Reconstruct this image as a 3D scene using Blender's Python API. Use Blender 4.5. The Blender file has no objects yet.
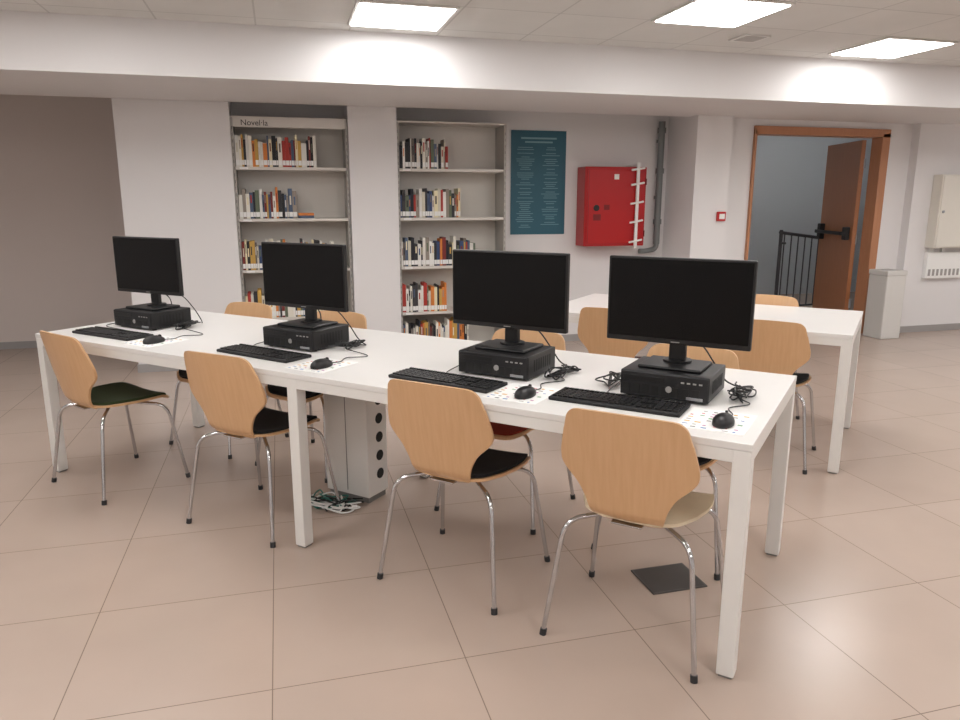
import bpy, bmesh, math, random
import numpy as np
from mathutils import Vector, Matrix
random.seed(7)
scene = bpy.context.scene
col = scene.collection

def lin(c):
    out=[]
    for v in c[:3]:
        v=v/255.0
        out.append(v/12.92 if v<=0.04045 else ((v+0.055)/1.055)**2.4)
    return (*out,1.0)

def mat(name, rgb, rough=0.5, metal=0.0, noise=0.0, nscale=20.0, stretch=(1,1,1), bump=0.0, emit=None, coat=0.0, rgb2=None, spec=None):
    m=bpy.data.materials.new(name); m.use_nodes=True
    nt=m.node_tree; b=nt.nodes['Principled BSDF']
    b.inputs['Base Color'].default_value=lin(rgb)
    b.inputs['Roughness'].default_value=rough
    b.inputs['Metallic'].default_value=metal
    if coat: b.inputs['Coat Weight'].default_value=coat
    if spec is not None: b.inputs['Specular IOR Level'].default_value=spec
    if emit:
        b.inputs['Emission Color'].default_value=(*emit[0],1)
        b.inputs['Emission Strength'].default_value=emit[1]
    if noise or bump or rgb2:
        tc=nt.nodes.new('ShaderNodeTexCoord'); mp=nt.nodes.new('ShaderNodeMapping')
        mp.inputs['Scale'].default_value=stretch
        nz=nt.nodes.new('ShaderNodeTexNoise'); nz.inputs['Scale'].default_value=nscale
        nz.inputs['Detail'].default_value=6
        nt.links.new(tc.outputs['Object'],mp.inputs[0]); nt.links.new(mp.outputs[0],nz.inputs['Vector'])
        if noise or rgb2:
            mx=nt.nodes.new('ShaderNodeMix'); mx.data_type='RGBA'
            a=lin(rgb)
            c2=lin(rgb2) if rgb2 else tuple(x*(1-noise) for x in a[:3])+(1,)
            mx.inputs[6].default_value=a; mx.inputs[7].default_value=c2
            nt.links.new(nz.outputs['Fac'],mx.inputs[0]); nt.links.new(mx.outputs[2],b.inputs['Base Color'])
        if bump:
            bp=nt.nodes.new('ShaderNodeBump'); bp.inputs['Strength'].default_value=bump; bp.inputs['Distance'].default_value=0.002
            nt.links.new(nz.outputs['Fac'],bp.inputs['Height']); nt.links.new(bp.outputs[0],b.inputs['Normal'])
    return m

def tilemat(name, rgb, rgb2, line, size, off, mortar, rough):
    m=bpy.data.materials.new(name); m.use_nodes=True
    nt=m.node_tree; b=nt.nodes['Principled BSDF']
    tc=nt.nodes.new('ShaderNodeTexCoord'); mp=nt.nodes.new('ShaderNodeMapping')
    mp.inputs['Location'].default_value=(-off[0]+size*40,-off[1]+size*40,0)
    br=nt.nodes.new('ShaderNodeTexBrick'); br.offset=0; br.squash=1
    br.inputs['Scale'].default_value=1; br.inputs['Brick Width'].default_value=size
    br.inputs['Row Height'].default_value=size; br.inputs['Mortar Size'].default_value=mortar
    br.inputs['Mortar Smooth'].default_value=0.1; br.inputs['Bias'].default_value=0
    br.inputs['Color1'].default_value=lin(rgb); br.inputs['Color2'].default_value=lin(rgb2); br.inputs['Mortar'].default_value=lin(line)
    nt.links.new(tc.outputs['Object'],mp.inputs[0]); nt.links.new(mp.outputs[0],br.inputs['Vector'])
    nz=nt.nodes.new('ShaderNodeTexNoise'); nz.inputs['Scale'].default_value=3; nz.inputs['Detail'].default_value=8
    nt.links.new(tc.outputs['Object'],nz.inputs['Vector'])
    mx=nt.nodes.new('ShaderNodeMix'); mx.data_type='RGBA'; mx.blend_type='MULTIPLY'; mx.inputs[0].default_value=1
    rmp=nt.nodes.new('ShaderNodeValToRGB')
    rmp.color_ramp.elements[0].position=.3; rmp.color_ramp.elements[0].color=(.95,.95,.95,1)
    rmp.color_ramp.elements[1].position=.7; rmp.color_ramp.elements[1].color=(1,1,1,1)
    nt.links.new(nz.outputs['Fac'],rmp.inputs[0])
    nt.links.new(br.outputs['Color'],mx.inputs[6]); nt.links.new(rmp.outputs[0],mx.inputs[7])
    nt.links.new(mx.outputs[2],b.inputs['Base Color'])
    b.inputs['Roughness'].default_value=rough
    return m

WHITE=mat('wall_paint',(228,226,226),.75,noise=.03,nscale=2,bump=.05)
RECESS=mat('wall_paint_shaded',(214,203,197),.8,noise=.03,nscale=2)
GREYBLUE=mat('corridor_paint',(194,199,204),.8,noise=.03,nscale=2)
FLOOR=tilemat('floor_tile',(184,166,154),(181,163,151),(134,119,109),.59,(.496,2.003),.0018,.25)
CEIL=tilemat('ceiling_tile',(224,223,220),(221,220,217),(200,199,196),.6,(.53,3.9),.006,.9)
BASEB=mat('baseboard_grey',(160,157,155),.5,noise=.05)
LIGHT=mat('panel_glow',(255,255,255),.5,emit=((1,.985,.97),17.5))
ALU=mat('white_metal',(226,224,220),.35,noise=.02,nscale=3)
TOP=mat('table_laminate',(226,224,221),.32,noise=.02,nscale=4)
WOOD=mat('beech_plywood',(216,176,134),.38,rgb2=(200,156,112),nscale=14,stretch=(6,1,.5),coat=.12)
WOODEDGE=mat('plywood_pale',(220,203,174),.5,noise=.08,nscale=20)
CHROME=mat('chrome',(200,200,202),.13,metal=1,noise=.02)
RUBBER=mat('rubber_cap',(45,45,47),.6,noise=.1)
PADB=mat('fabric_black',(28,27,30),.95,noise=.3,nscale=200,bump=.4)
PADG=mat('fabric_green',(54,66,38),.95,noise=.3,nscale=200,bump=.4)
PADR=mat('fabric_red',(150,56,40),.95,noise=.3,nscale=200,bump=.4)
PADN=mat('fabric_brown',(80,42,36),.95,noise=.3,nscale=200,bump=.4)
BLK=mat('black_plastic',(14,14,16),.42,noise=.1,nscale=60)
BLK2=mat('black_plastic_matte',(21,21,24),.6,noise=.15,nscale=60)
SCREEN=mat('screen_glass',(4,4,5),.25,noise=.05,spec=.25)
SILVER=mat('silver_plastic',(170,172,176),.35,metal=.6,noise=.03)
PAPER=mat('paper',(238,238,236),.8,noise=.02)
RED=mat('red_enamel',(180,18,24),.28,noise=.04,nscale=5,coat=.2)
DKRED=mat('red_enamel_dark',(120,14,18),.35,noise=.04)
PIPE=mat('pipe_grey',(122,126,126),.45,metal=.1,noise=.1)
DOORW=mat('door_wood',(182,122,82),.4,rgb2=(162,104,68),nscale=10,stretch=(6,6,.6),coat=.2)
FRAMEW=mat('frame_wood',(188,132,96),.4,rgb2=(170,116,82),nscale=10,stretch=(5,5,.6),coat=.2)
TEAL=mat('poster_teal',(40,94,112),.5,noise=.06,nscale=6)
TEALT=mat('poster_text',(120,160,170),.6,noise=.02)
SHELF=mat('shelf_metal',(216,211,204),.5,noise=.04,nscale=3)
SHELFD=mat('shelf_metal_dark',(128,126,124),.5,noise=.05,nscale=5)
SHELFM=mat('shelf_upright',(176,172,166),.5,noise=.05,nscale=5)
CREAM=mat('cabinet_cream',(226,222,212),.45,noise=.03)
BIN=mat('bin_grey',(212,210,206),.5,noise=.03)
DARK=mat('dark_void',(20,20,20),.7,noise=.1)
STEELD=mat('railing_steel',(84,84,88),.45,metal=.4,noise=.1)
FPLATE=mat('floor_plate_metal',(84,80,78),.5,metal=.2,noise=.15,nscale=30)
FPLATE2=mat('floor_plate_lid',(72,68,66),.55,noise=.15,nscale=30)
CGREEN=mat('cable_green',(50,120,108),.5,noise=.1)
TXT=mat('sign_text',(40,40,40),.6,noise=.05)

class MB:
    def __init__(s): s.bm=bmesh.new(); s.mats=[]
    def mi(s,m):
        if m not in s.mats: s.mats.append(m)
        return s.mats.index(m)
    def merge(s,t,m,smooth=False,M=None):
        if M is not None: t.transform(M)
        i=s.mi(m)
        for f in t.faces: f.material_index=i; f.smooth=smooth
        me=bpy.data.meshes.new('tmp'); t.to_mesh(me); t.free()
        s.bm.from_mesh(me); bpy.data.meshes.remove(me)
    def box(s,lo,hi,m,bev=0,M=None,seg=2):
        t=bmesh.new(); bmesh.ops.create_cube(t,size=1)
        c=[(a+b)/2 for a,b in zip(lo,hi)]; d=[max(b-a,1e-5) for a,b in zip(lo,hi)]
        for v in t.verts: v.co=Vector([c[k]+v.co[k]*d[k] for k in range(3)])
        if bev: bmesh.ops.bevel(t,geom=list(t.edges),offset=bev,segments=seg,affect='EDGES',profile=.5)
        s.merge(t,m,False,M)
    def cyl(s,p0,p1,r,m,seg=24,r2=None,M=None,smooth=True):
        p0=Vector(p0);p1=Vector(p1); d=p1-p0
        t=bmesh.new(); bmesh.ops.create_cone(t,cap_ends=True,segments=seg,radius1=r,radius2=r if r2 is None else r2,depth=d.length)
        q=Vector((0,0,1)).rotation_difference(d.normalized()).to_matrix().to_4x4()
        t.transform(Matrix.Translation((p0+p1)/2)@q)
        s.merge(t,m,smooth,M)
    def tube(s,pts,r,m,seg=10,closed=False,M=None):
        pts=[Vector(p) for p in pts]; t=bmesh.new(); rings=[]
        n=len(pts); nrm=None
        for i,p in enumerate(pts):
            a=pts[max(i-1,0)]; b=pts[min(i+1,n-1)]
            tan=(b-a).normalized()
            if nrm is None:
                up=Vector((0,0,1)) if abs(tan.z)<.9 else Vector((1,0,0))
                nrm=tan.cross(up).normalized()
            else:
                nrm=(nrm-tan*nrm.dot(tan)).normalized()
            bn=tan.cross(nrm)
            rings.append([t.verts.new(p+r*(math.cos(2*math.pi*k/seg)*nrm+math.sin(2*math.pi*k/seg)*bn)) for k in range(seg)])
        for i in range(n-1):
            for k in range(seg):
                t.faces.new((rings[i][k],rings[i][(k+1)%seg],rings[i+1][(k+1)%seg],rings[i+1][k]))
        t.faces.new(rings[0][::-1]); t.faces.new(rings[-1])
        bmesh.ops.recalc_face_normals(t,faces=t.faces)
        s.merge(t,m,True,M)
    def shell(s,fn,nu,nv,off,m,medge=None,M=None):
        off=Vector(off); t=bmesh.new()
        A=[[t.verts.new(fn(-1+2*i/nu,j/nv)) for i in range(nu+1)] for j in range(nv+1)]
        B=[[t.verts.new(A[j][i].co+off) for i in range(nu+1)] for j in range(nv+1)]
        for j in range(nv):
            for i in range(nu):
                t.faces.new((A[j][i],A[j][i+1],A[j+1][i+1],A[j+1][i]))
                t.faces.new((B[j][i],B[j+1][i],B[j+1][i+1],B[j][i+1]))
        for j in range(nv):
            t.faces.new((A[j][0],A[j+1][0],B[j+1][0],B[j][0])); t.faces.new((A[j][nu],B[j][nu],B[j+1][nu],A[j+1][nu]))
        for i in range(nu):
            t.faces.new((A[0][i],B[0][i],B[0][i+1],A[0][i+1])); t.faces.new((A[nv][i],A[nv][i+1],B[nv][i+1],B[nv][i]))
        bmesh.ops.recalc_face_normals(t,faces=t.faces)
        s.merge(t,m,True,M)
    def mesh(s,name):
        me=bpy.data.meshes.new(name); s.bm.to_mesh(me); s.bm.free()
        for m in s.mats: me.materials.append(m)
        return me
    def obj(s,name,loc=(0,0,0),rz=0,parent=None):
        return place(s.mesh(name),name,loc,rz,parent)

def place(me,name,loc=(0,0,0),rz=0,parent=None,split=True):
    o=bpy.data.objects.new(name,me); col.objects.link(o)
    o.location=loc; o.rotation_euler=(0,0,math.radians(rz))
    if parent: o.parent=parent
    if split and not me.get('es'):
        bm=bmesh.new(); bm.from_mesh(me)
        for e in bm.edges:
            if len(e.link_faces)==2 and e.calc_face_angle(0)>math.radians(40): e.smooth=False
        bm.to_mesh(me); bm.free(); me['es']=1
    return o

def rpath(pts,rad,n=6):
    pts=[Vector(p) for p in pts]; out=[pts[0]]
    for i in range(1,len(pts)-1):
        p=pts[i]; a=(pts[i-1]-p); b=(pts[i+1]-p); r=min(rad,a.length*.45,b.length*.45)
        s0=p+a.normalized()*r; s1=p+b.normalized()*r
        for k in range(n+1):
            t=k/n; out.append((1-t)**2*s0+2*t*(1-t)*p+t*t*s1)
    out.append(pts[-1]); return out

def spline(pts,n=8):
    pts=[Vector(p) for p in pts]; out=[]
    P=[pts[0]]+pts+[pts[-1]]
    for i in range(1,len(P)-2):
        a,b,c,d=P[i-1],P[i],P[i+1],P[i+2]
        for k in range(n):
            t=k/n
            out.append(.5*((2*b)+(-a+c)*t+(2*a-5*b+4*c-d)*t*t+(-a+3*b-3*c+d)*t**3))
    out.append(pts[-1]); return out

# ---------------- room shell ----------------
def boxobj(name,boxes,m,bev=0):
    b=MB()
    for lo,hi in boxes: b.box(lo,hi,m,bev)
    return b.obj(name)
ZC=2.53
CX=-1.20
boxobj('floor',[((-5,-3,-.1),(9,10,0))],FLOOR)
boxobj('ceiling',[((-5,-3,ZC),(9,7.95,ZC+.1))],CEIL)
boxobj('wall_front',[((-5.1,-3.1,0),(9.1,-3,ZC))],WHITE)
boxobj('wall_left',[((-5.1,-3,0),(-5,8,ZC))],WHITE)
boxobj('wall_right',[((9,-3,0),(9.1,6.4,ZC))],WHITE)
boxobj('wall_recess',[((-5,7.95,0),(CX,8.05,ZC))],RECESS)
boxobj('wall_back',[((-.337,6.9,0),(3.84,7.0,ZC))],WHITE)
DX0,DX1,DZ=4.56,6.08,2.07
boxobj('wall_doorway',[((4.27,6.5,0),(DX0,6.6,ZC)),((DX1,6.5,0),(9,6.6,ZC)),((DX0,6.5,DZ),(DX1,6.6,ZC))],WHITE)
boxobj('wall_column_left',[((CX,6.53,0),(-.337,8.0,ZC))],WHITE)
boxobj('wall_column_middle',[((.616,6.53,0),(1.03,6.9,ZC))],WHITE)
boxobj('wall_column_right',[((3.84,6.36,0),(4.22,7.0,ZC))],WHITE)
boxobj('wall_column_end',[((6.45,6.4,0),(9,6.5,ZC))],WHITE)
boxobj('ceiling_beam',[((-5,5.3,2.195),(9,6.52,ZC))],WHITE)
boxobj('wall_corridor',[((4.2,9.6,0),(9,9.7,2.7)),((4.1,6.6,0),(4.2,9.7,2.7)),((9,6.6,0),(9.1,9.7,2.7))],GREYBLUE)
boxobj('ceiling_corridor',[((4.1,6.6,2.7),(9.1,9.7,2.8))],WHITE)
boxobj('baseboard_recess',[((-5,7.935,0),(CX,7.95,.07))],BASEB)
boxobj('baseboard_column_left',[((CX-.008,6.518,0),(-.337,6.53,.07))],BASEB)
boxobj('baseboard_right',[((6.45,6.388,0),(9,6.4,.07)),((6.17,6.488,0),(6.45,6.5,.07))],BASEB)
boxobj('baseboard_back',[((2.05,6.888,0),(3.84,6.9,.07))],BASEB)
boxobj('baseboard_left',[((-5,-3,0),(-4.988,7.935,.07))],BASEB)

# ceiling light panels, with unseen ones added for light
pb=MB()
pb.box((.0,.0,-.012),(.6,.6,.0),ALU)
pb.box((.02,.02,-.016),(.58,.58,-.012),LIGHT)
pm=pb.mesh('added_light_panel')
vis=[(.50,4.5),(2.34,3.9),(4.17,4.5)]
added=[(-1.27,3.9),(-3.07,4.5),(5.93,3.9),(7.73,4.5)]  # out-of-view panels, added to light the room
for x in (-3.67,-1.27,1.13,3.53,5.93):
    for y in (2.1,.3,-1.5): added.append((x,y))
for x,y in vis+added:
    place(pm,'added_light_panel',(x,y,ZC-.001))
for x in (4.5,6.0,7.5): place(pm,'added_light_panel',(x,7.5,2.699))  # unseen corridor panels, added to brighten the space beyond the door
vb=MB()
vb.box((0,0,-.01),(.2,.2,0),ALU)
for k in range(6): vb.box((.02,.02+k*.028,-.012),(.18,.028+k*.028,-.01),BASEB)
vb.obj('ceiling_vent',(3.15,4.68,ZC-.001))

# ---------------- door ----------------
fb=MB()
fb.box((DX0-.015,6.47,0),(DX0+.012,6.62,DZ+.02),FRAMEW,.004)
fb.box((DX1-.02,6.47,0),(DX1+.075,6.62,DZ+.02),FRAMEW,.004)
fb.box((DX0-.015,6.47,DZ-.02),(DX1+.075,6.62,DZ+.06),FRAMEW,.004)
fb.obj('door_frame_trim')
lb=MB()
L=.84
lb.box((-L,-.045,.01),(0,0,DZ-.03),DOORW,.003)
for zz in (.3,1.0,1.8): lb.cyl((0,.005,zz-.05),(0,.005,zz+.05),.012,SILVER,12)
y0=-.045
lb.box((-L+.05,y0-.055,.97),(-L+.14,y0,1.15),BLK,.008)
lb.box((-.14,y0-.055,.99),(-.06,y0,1.13),BLK,.008)
lb.cyl((-L+.08,y0-.075,1.06),(-.09,y0-.075,1.06),.02,BLK,14)
lb.box((-L+.07,y0-.09,1.04),(-L+.12,y0,1.08),BLK,.004)
lb.box((-.12,y0-.09,1.04),(-.07,y0,1.08),BLK,.004)
lb.cyl((-L+.07,0,1.05),(-L+.07,.015,1.05),.03,BLK,16)
lb.tube(rpath([(-L+.07,.0,1.05),(-L+.07,.05,1.05),(-L+.2,.05,1.05)],.02),.011,BLK)
lb.obj('door_1',(6.06,6.69,0),-107)

# stair railing
rb=MB()
for i in range(10):
    x=.06+i*.115
    rb.cyl((x,0,.1),(x,0,1.02-.12*x),.008,STEELD,8)
rb.tube([(-.02,0,1.03),(1.15,0,1.03-.138)],.02,STEELD)
rb.tube([(-.02,0,.1),(1.15,0,.1)],.012,STEELD)
rb.cyl((0,0,0),(0,0,1.06),.022,STEELD,12); rb.cyl((1.15,0,0),(1.15,0,.92),.022,STEELD,12)
rb.tube(rpath([(0,-.08,.9),(0,-.0,.9),(0,-.0,.98)],.03),.014,STEELD)
rb.obj('stair_railing',(5.99,7.85,0),8)

# ---------------- library tables ----------------
O=Vector((1.25,1.69,0)); e1=Vector((-math.sqrt(.5),math.sqrt(.5),0)); e2=Vector((math.sqrt(.5),math.sqrt(.5),0))
def P(s,w,z=0):
    p=O+e1*s+e2*w; return (p.x,p.y,z)
TH=.75
def table_mesh(Lx,W=.955,mid=False):
    b=MB(); l=.052
    b.box((-Lx,0,TH-.022),(0,W,TH),TOP,.002)
    xs=[-Lx+.001,-l-.001]
    if mid: xs.append(-1.772)
    for x0 in xs:
        for y0 in (.001,W-l-.001):
            b.box((x0,y0,.008),(x0+l,y0+l,TH-.0225),ALU,.003)
            b.box((x0+.006,y0+.006,0),(x0+l-.006,y0+l-.006,.01),SHELFD)
        b.box((x0+.01,l,TH-.065),(x0+l-.01,W-l,TH-.0225),ALU,.002)
    zt,zb=TH-.0225,TH-.062
    b.box((-Lx+l,.002,zb),(-l,.03,zt),ALU,.002); b.box((-Lx+l,W-.03,zb),(-l,W-.002,zt),ALU,.002)
    b.box((-Lx+.002,l,zb),(-Lx+.03,W-l,zt),ALU,.002); b.box((-.03,l,zb),(-.002,W-l,zt),ALU,.002)
    return b.mesh('library_table')
place(table_mesh(3.515,mid=True),'library_table',P(-.008,-.012),-45)
place(table_mesh(1.76),'library_table',P(-.145,2.02),-45)

# cable tower under the table
b=MB()
b.box((-.26,0,.03),(0,.15,.68),ALU,.004)
b.box((-.13,-.002,.05),(-.127,.0,.67),SHELFD)
b.box((-.25,.01,0),(-.01,.14,.03),SHELFD)
for k in range(6):
    b.cyl((-.001,.09,.13+k*.092),(.0015,.09,.13+k*.092),.026,DARK,20)
b.obj('cable_tower',P(1.765,.485),-45)
b=MB()
for k in range(12):
    pts=[(random.uniform(-.15,.15),random.uniform(-.08,.08),.006+.03*random.random()) for _ in range(7)]
    b.tube(spline(pts),.0035,CGREEN if k%3==0 else (PAPER if k%3==1 else BLK),6)
b.box((-.10,-.05,0),(.0,.03,.012),CGREEN,.003)
b.obj('network_cables',P(1.92,.385),-45)

# ---------------- chairs ----------------
def prof(v,pts):
    xs=np.array([p[0] for p in pts]);ys=np.array([p[1] for p in pts])
    k=np.linspace(-.03,.03,7)
    return float(np.mean(np.interp(np.clip(v+k,0,1),xs,ys)))
BP=[(0,.105),(.1,.12),(.2,.130),(.32,.155),(.42,.197),(.48,.216),(.58,.218),(.8,.200),(.93,.187),(1,.180)]
SP=[(0,.12),(.1,.15),(.3,.19),(.5,.208),(.7,.208),(.9,.19),(1,.17)]
def endround(v,r0,r1,L):
    d0=v*L; d1=(1-v)*L; w=0
    if d0<r0: w+=r0-math.sqrt(max(r0*r0-(r0-d0)**2,0))
    if d1<r1: w+=r1-math.sqrt(max(r1*r1-(r1-d1)**2,0))
    return w
def vm(v): return 0.6*(.5-.5*math.cos(math.pi*v))+.4*v
def back_fn(u,v):
    v=vm(v); w=prof(v,BP)-endround(v,.02,.035,.385)
    x=u*w; z=.425+.385*v-.006*(u*u)*(1 if v>.8 else 0)
    y=-.168-.08*v+.038*(x/.21)**2
    if v<.14: y+=.04*((.14-v)/.14)**2
    return Vector((x,y,z))
def seat_fn(k,dz,u,v):
    v=vm(v); w=(prof(v,SP)-endround(v,.05,.06,.39))*k
    y=.03+(-.195+.39*v)*k; x=u*w
    z=.443+dz+.010*(x/.2)**2
    if v>.78: z-=.03*((v-.78)/.22)**2
    if v<.2: z+=.008*((.2-v)/.2)**2
    return Vector((x,y,z))
def chair_mesh(pad):
    b=MB()
    b.shell(back_fn,20,44,(0,-.011,.0),WOOD)
    b.shell(lambda u,v:seat_fn(1,0,u,v),20,40,(0,0,-.011),WOOD if pad is not WOODEDGE else WOODEDGE)
    if pad is not WOODEDGE:
        b.shell(lambda u,v:seat_fn(.95,.014,u,v),20,40,(0,0,-.0135),pad)
    for sx in (-1,1):
        for sy in (-1,1):
            foot=(sx*.25,sy*.222+.0,.012); top=(sx*.205,sy*.165,.40); inn=(sx*.05,sy*.04,.421)
            b.tube(rpath([foot,top,inn],.06,8),.0085,CHROME,12)
            b.cyl((sx*.2508,sy*.2230,0),(sx*.2485,sy*.220,.022),.0115,RUBBER,12)
    b.box((-.08,-.08,.418),(.08,.08,.431),CHROME,.003)
    b.box((-.05,-.17,.424),(.05,-.06,.431),CHROME,.002)
    return b.mesh('chair')
CH={k:chair_mesh(m) for k,m in dict(b=PADB,g=PADG,r=PADR,n=PADN,w=WOODEDGE).items()}
def chair(k,s,w,rz): place(CH[k],'chair',P(s,w),rz)
chair('w',.345,.15,-45)
chair('b',1.045,.175,-45)
chair('b',2.10,.15,-43)
chair('g',3.085,.10,-51)
chair('b',.42,.81,135)
chair('r',1.20,.81,135)
chair('b',2.38,.82,135)
chair('b',3.09,.82,135)
chair('b',.26,2.17,-45)
chair('n',1.12,2.17,-45)
chair('b',.42,2.78,135)

# ---------------- workstations ----------------
HP=.094
def pc_mesh():
    b=MB(); W,H,D=.305,HP,.25
    b.box((-W/2,0,.006),(W/2,D,H),BLK,.004)
    b.box((-W/2+.002,-.006,.008),(W/2-.002,0,H-.002),BLK2,.003)
    for x in (-.13,.13):
        for y in (.03,.22): b.cyl((x,y,0),(x,y,.008),.012,RUBBER,12)
    b.box((-.14,-.0075,.063),(.0,-.006,.080),BLK,.001)
    for k in range(8): b.box((-.14+k*.034,-.0075,.016),(-.116+k*.034,-.006,.050),DARK)
    b.cyl((.02,-.0078,.042),(.02,-.006,.042),.011,BASEB,16)
    b.box((.08,-.0078,.014),(.135,-.006,.024),SILVER,.0005)
    for k in range(4): b.box((.06+k*.02,-.0075,.068),(.071+k*.02,-.006,.073),BASEB)
    for k in range(8): b.box((W/2-.0005,.05+k*.02,.03),(W/2+.0006,.06+k*.02,.075),DARK)
    return b.mesh('desktop_computer')
def monitor_mesh():
    b=MB(); W,H=.505,.302; z0=.080
    b.box((-W/2,-.012,z0),(W/2,.012,z0+H),BLK,.004)
    b.box((-W/2+.008,-.0132,z0+.018),(W/2-.008,-.0118,z0+H-.008),SCREEN)
    b.box((-.015,-.0134,z0+.007),(.015,-.0118,z0+.010),BASEB)
    b.box((-.16,.012,z0+.06),(.16,.035,z0+.25),BLK2,.01)
    b.box((-.030,.022,.01),(.030,.048,z0+.17),BLK,.006)
    b.cyl((0,.0,z0+.14),(0,.03,z0+.14),.03,BLK,20)
    b.box((-.11,-.08,0),(.11,.10,.012),BLK,.005)
    b.cyl((0,.035,.01),(0,.035,.02),.05,BLK,24)
    return b.mesh('computer_monitor')
def kb_mesh():
    b=MB(); W,D=.45,.15
    b.box((-W/2,-D/2,0),(W/2,D/2,.013),BLK2,.004)
    rows=[(.052,.013),(.024,.017),(.005,.017),(-.014,.017),(-.033,.017),(-.052,.017)]
    for j,(y,h) in enumerate(rows):
        z=.0115+.007
        x=-W/2+.010
        while x<-W/2+.285:
            kw=.0165
            if j==5 and -.13<x<-.03: kw=.105
            b.box((x,y-h/2,.012),(x+kw,y+h/2-.002,z),BLK,.0012,seg=1); x+=kw+.0025
        for k in range(3):
            if j in (3,): continue
            xx=-W/2+.302+k*.019; b.box((xx,y-h/2,.012),(xx+.0165,y+h/2-.002,z),BLK,.0012,seg=1)
        for k in range(4):
            xx=-W/2+.366+k*.019; b.box((xx,y-h/2,.012),(xx+.0165,y+h/2-.002,z),BLK,.0012,seg=1)
    b.box((.14,.064,.012),(.2,.069,.0142),BASEB)
    return b.mesh('keyboard')
def mouse_mesh():
    b=MB(); t=bmesh.new(); bmesh.ops.create_uvsphere(t,u_segments=24,v_segments=16,radius=1)
    for v in t.verts:
        x,y,z=v.co; y2=y*.058; x2=x*.032*(1-.12*y); z2=max(z,-.25)
        v.co=(x2,y2,(z2+.25)*.028*(1-.15*y))
    b.merge(t,BLK,True)
    b.cyl((-.003,.032,.027),(.003,.032,.027),.008,BLK2,12)
    b.box((-.0006,.0,.0285),(.0006,.02,.0335),BLK2)
    return b.mesh('computer_mouse')
PCM,MM,KM,MSM=pc_mesh(),monitor_mesh(),kb_mesh(),mouse_mesh()
colors=[mat('ink_%d'%i,c,.7,noise=.05) for i,c in enumerate([(200,90,95),(110,140,190),(216,170,100),(120,165,130),(120,120,120),(185,120,165),(160,160,160)])]
def sheet_mesh():
    b=MB(); b.box((-.115,-.115,0),(.085,.115,.0015),PAPER)
    for i in range(6):
        for j in range(8):
            if random.random()<.75:
                x=-.105+i*.031; y=-.105+j*.026
                b.box((x,y,.0014),(x+random.uniform(.008,.020),y+random.uniform(.005,.012),.0019),random.choice(colors))
    return b.mesh('instruction_sheet')
SM=sheet_mesh()
def ws(sp,sm,mrot,sk,wk,krot,sms,wms,mode,W0=.335):
    pc=place(PCM,'desktop_computer',P(sp,W0,TH),-45)
    place(MM,'computer_monitor',P(sm,W0+.13,TH+HP),-45+mrot)
    place(KM,'keyboard',P(sk,wk,TH),-45+krot)
    place(SM,'instruction_sheet',P(sms+.01,wms+.03,TH),-45)
    place(MSM,'computer_mouse',P(sms,wms,TH+.0019),-45)
    b=MB(); g=random.Random(int(sp*100))
    def tangle(cx,cy,rx,ry,n):
        for _ in range(n):
            pts=[(cx+g.uniform(-rx,rx),cy+g.uniform(-ry,ry),.005+g.random()*.03) for _ in range(8)]
            b.tube(spline(pts,6),.0028,BLK,6)
    rx=.225
    tangle(rx,.16,.045,.10,4)
    if mode: tangle(-.225,.12,.045,.08,3)
    mx=sp-sms; my=wms-W0
    b.tube(spline([(mx,my+.058,.008),(mx+.005,my+.11,.004),(mx-.02,my+.18,.004),(mx+.03,my+.26,.004),(rx+.01,.12,.01),(rx-.02,.25,.02)],8),.002,BLK,6)
    kx=sp-sk
    b.tube(spline([(kx-.02,wk-W0+.076,.006),(kx-.03,wk-W0+.10,.004),(-.19,-.03,.004),(-.2,.1,.01),(-.19,.25,.02)],8),.002,BLK,6)
    b.tube(spline([(.03,.20,.16),(.06,.27,.15),(.1,.31,.08),(.14,.32,.02),(.2,.28,.008)],8),.003,BLK,6)
    b.tube(spline([(-.02,.20,.18),(-.05,.28,.12),(-.1,.31,.03),(-.18,.28,.008)],8),.003,BLK,6)
    b.obj('cables',(0,0,.0005),0,parent=pc)
ws(.345,.345,0,.465,.215,1,.105,.145,1,.325)
ws(1.01,1.01,0,1.13,.185,-3,.775,.14,0,.325)
ws(2.085,2.09,0,2.10,.195,-3,1.70,.13,0)
ws(3.20,3.215,2,3.13,.165,0,2.755,.13,0)

# floor outlet plate
b=MB(); b.box((0,0,0),(.225,.185,.006),FPLATE,.002); b.box((.008,.008,.006),(.217,.177,.007),FPLATE2,.0005)
b.obj('floor_outlet_cover',(1.255,2.185,0))

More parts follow.
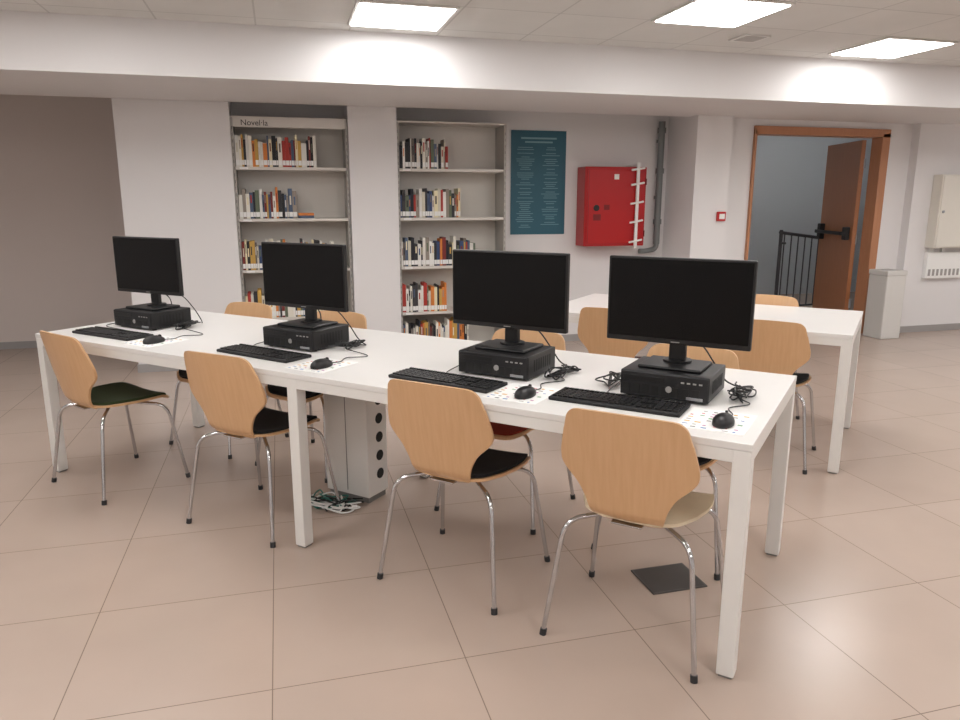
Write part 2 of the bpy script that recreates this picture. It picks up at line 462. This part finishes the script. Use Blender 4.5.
# ---------------- bookshelves ----------------
levels=[.06,.41,.83,1.265,1.692]
def bookshelf(name,x0,x1,sign):
    b=MB(); y0,y1=6.58,6.88; H=2.085
    for xs in (x0,x1-.02):
        b.box((xs,y0,0),(xs+.02,y0+.03,H),SHELFM,.001); b.box((xs,y1-.03,0),(xs+.02,y1,H),SHELFM,.001)
        b.box((xs+.006,y0+.03,.05),(xs+.014,y1-.03,H),SHELFM)
        for k in range(36): b.box((xs+.007,y0-.0008,.1+k*.054),(xs+.013,y0,.125+k*.054),SHELFD)
    b.box((x0+.02,y1-.012,.05),(x1-.02,y1-.004,H),SHELF)
    for z in levels:
        b.box((x0+.02,y0+.01,z-.025),(x1-.02,y1-.012,z),SHELF,.002)
    b.box((x0,y0,H-.005),(x1,y1,H+.01),SHELF,.001)
    if sign: b.box((x0+.02,y0-.004,H-.075),(x1-.02,y0+.006,H-.005),SHELF,.001)
    for z in levels[1:]:
        b.box((x0+.05,y0+.008,z-.02),(x0+.12,y0+.0101,z-.004),PAPER)
    o=b.obj(name)
    if sign:
        c=bpy.data.curves.new('sign_text','FONT'); c.body='Novel·la'; c.size=.065; c.extrude=.0008
        t=bpy.data.objects.new('sign_text',c); col.objects.link(t); c.materials.append(TXT)
        t.location=(x0+.08,y0-.006,H-.062); t.rotation_euler=(math.pi/2,0,0); t.parent=o
    return o
bookshelf('bookshelf',-.336,.612,True)
bookshelf('bookshelf',1.035,2.035,False)
bc=[(232,230,224),(240,238,232),(236,232,220),(225,222,214),(214,208,190),(35,35,38),(28,30,40),(60,58,60),(45,45,50),(120,40,36),(175,55,45),(50,70,110),(200,160,80),(100,110,90),(150,140,130),(215,130,60),(80,95,120),(235,225,190),(110,100,92)]
bm_=[mat('book_cover_%d'%i,c,.55,noise=.08) for i,c in enumerate(bc)]
def books(x0,fills,seed):
    g=random.Random(seed); b=MB()
    for z,f in zip(levels,fills):
        x=x0+.024; xe=x0+.024+.88*f
        while x<xe:
            t=g.uniform(.011,.034); h=g.uniform(.19,.265); d=g.uniform(.13,.17); yf=6.595+g.uniform(0,.012)
            m=g.choice(bm_)
            b.box((x,yf,z+.0005),(x+t,yf+d,z+h),m,.0015,seg=1)
            if g.random()<.85: b.box((x+.001,yf-.0006,z+.015),(x+t-.001,yf,z+.055),PAPER)
            if g.random()<.6:
                z1=z+h*g.uniform(.45,.6); b.box((x+t*.3,yf-.0005,z1),(x+t*.7,yf,z1+h*.3),g.choice(bm_))
            x+=t+.0008
        if g.random()<.4 and f<.9:
            zz=z+.0005
            for _ in range(2):
                t=g.uniform(.02,.03); b.box((x+.01,6.6,zz),(x+.01+.13,6.75,zz+t),g.choice(bm_),.0015,seg=1); zz+=t+.0005
    b.obj('shelf_books')
books(-.336,[.8,.55,.88,.52,.74],3)
books(1.035,[.7,.45,.78,.62,.49],11)

# poster
b=MB(); W,H=.56,.98
b.box((0,-.006,0),(W,0,H),TEAL)
g=random.Random(5)
b.box((.1,-.0068,H-.08),(.46,-.006,H-.064),TEALT); b.box((.14,-.0068,H-.115),(.42,-.006,H-.10),TEALT)
for cx in (.05,.31):
    y=H-.16
    while y>.06:
        L=g.uniform(.08,.19); b.box((cx+(.19-L)/2,-.0066,y),(cx+(.19+L)/2,-.006,y+.005),TEALT)
        y-=.019 if g.random()<.8 else .035
b.obj('wall_poster',(2.18,6.899,1.09))

# fire hose cabinet with white stand-off rail
b=MB(); W,H,D=.65,.76,.2
b.box((0,-D,0),(W,0,H),RED,.008)
b.box((.02,-D-.012,.02),(W-.02,-D+.001,H-.02),RED,.006)
b.box((.035,-D-.0125,.035),(.04,-D-.0118,H-.035),DKRED)
b.cyl((.12,-D-.02,.37),(.12,-D-.01,.37),.03,BLK,20)
b.box((.09,-D-.0135,.25),(.17,-D-.0118,.31),DKRED); b.box((.20,-D-.0135,.35),(.26,-D-.0118,.40),DKRED)
b.box((.30,-D-.0135,.64),(.35,-D-.0118,.69),PAPER)
for z in (.12,.62): b.cyl((W-.01,-D-.012,z-.03),(W-.01,-D-.012,z+.03),.008,DKRED,10)
b.box((.525,-D-.045,-.02),(.555,-D-.025,.80),PAPER,.003)
for z in (.05,.24,.42,.60,.74):
    b.tube(rpath([(.61,-D-.03,z+.01),(.545,-D-.05,z),(.46,-D-.06,z-.012)],.03),.010,PAPER,8)
for z in (0.0,.78):
    b.box((.53,-D-.03,z-.015),(.555,-.0,z),PAPER,.002)
b.obj('fire_hose_cabinet',(2.865,6.897,.975))
# grey standpipe
b=MB()
b.cyl((0,0,.05),(0,0,1.25),.032,PIPE,20)
for z in (.25,.75,1.14): b.cyl((0,0,z),(0,0,z+.05),.042,PIPE,20)
b.tube(rpath([(0,0,.1),(0,0,.0),(-.12,0,-.02),(-.19,0,-.02)],.06),.026,PIPE,14)
b.box((-.02,.03,1.05),(.02,.062,1.08),PIPE); b.box((-.02,.03,.5),(.02,.062,.53),PIPE)
b.obj('standpipe',(3.73,6.835,.93))
b=MB(); b.box((0,-.03,0),(.09,0,.09),RED,.006); b.box((.015,-.033,.02),(.075,-.03,.07),PAPER,.001); b.obj('fire_call_point',(4.10,6.36,1.22))
# electrical cabinet
b=MB()
b.box((0,-.12,0),(.62,0,.76),CREAM,.006); b.box((.015,-.128,.015),(.605,-.119,.745),CREAM,.004)
b.cyl((.05,-.14,.38),(.05,-.127,.38),.014,SILVER,14); b.box((.28,-.1295,.4),(.36,-.1278,.47),bm_[12])
b.obj('electrical_cabinet',(6.69,6.399,.92))
b=MB()
b.box((.0,-.05,.0),(.5,0,.28),PAPER,.006)
for k in range(8): b.box((.03+k*.055,-.052,.03),(.06+k*.055,-.0495,.10),BASEB)
b.box((.05,-.03,.28),(.09,0,.325),PAPER); b.box((.2,-.03,.28),(.24,0,.325),PAPER)
b.obj('socket_trunking',(6.70,6.399,.59))
# waste bin
b=MB()
b.box((0,0,0),(.24,.25,.66),BIN,.01); b.box((-.005,-.005,.66),(.245,.255,.71),BIN,.008)
b.box((.04,.05,.709),(.20,.20,.7115),BASEB)
b.obj('waste_bin',(5.985,6.12,0))

# ---------------- camera / world ----------------
cd=bpy.data.cameras.new('camera'); cam=bpy.data.objects.new('camera',cd); col.objects.link(cam)
cam.location=(0,0,1.42); cam.rotation_euler=(math.radians(90-12.36),0,math.radians(-15.2))
cd.sensor_width=36; cd.lens=730/960*36; cd.clip_start=.05
scene.camera=cam
w=bpy.data.worlds.new('world'); scene.world=w; w.use_nodes=True
w.node_tree.nodes['Background'].inputs[0].default_value=(.8,.85,.9,1); w.node_tree.nodes['Background'].inputs[1].default_value=.3
scene.view_settings.view_transform='Standard'
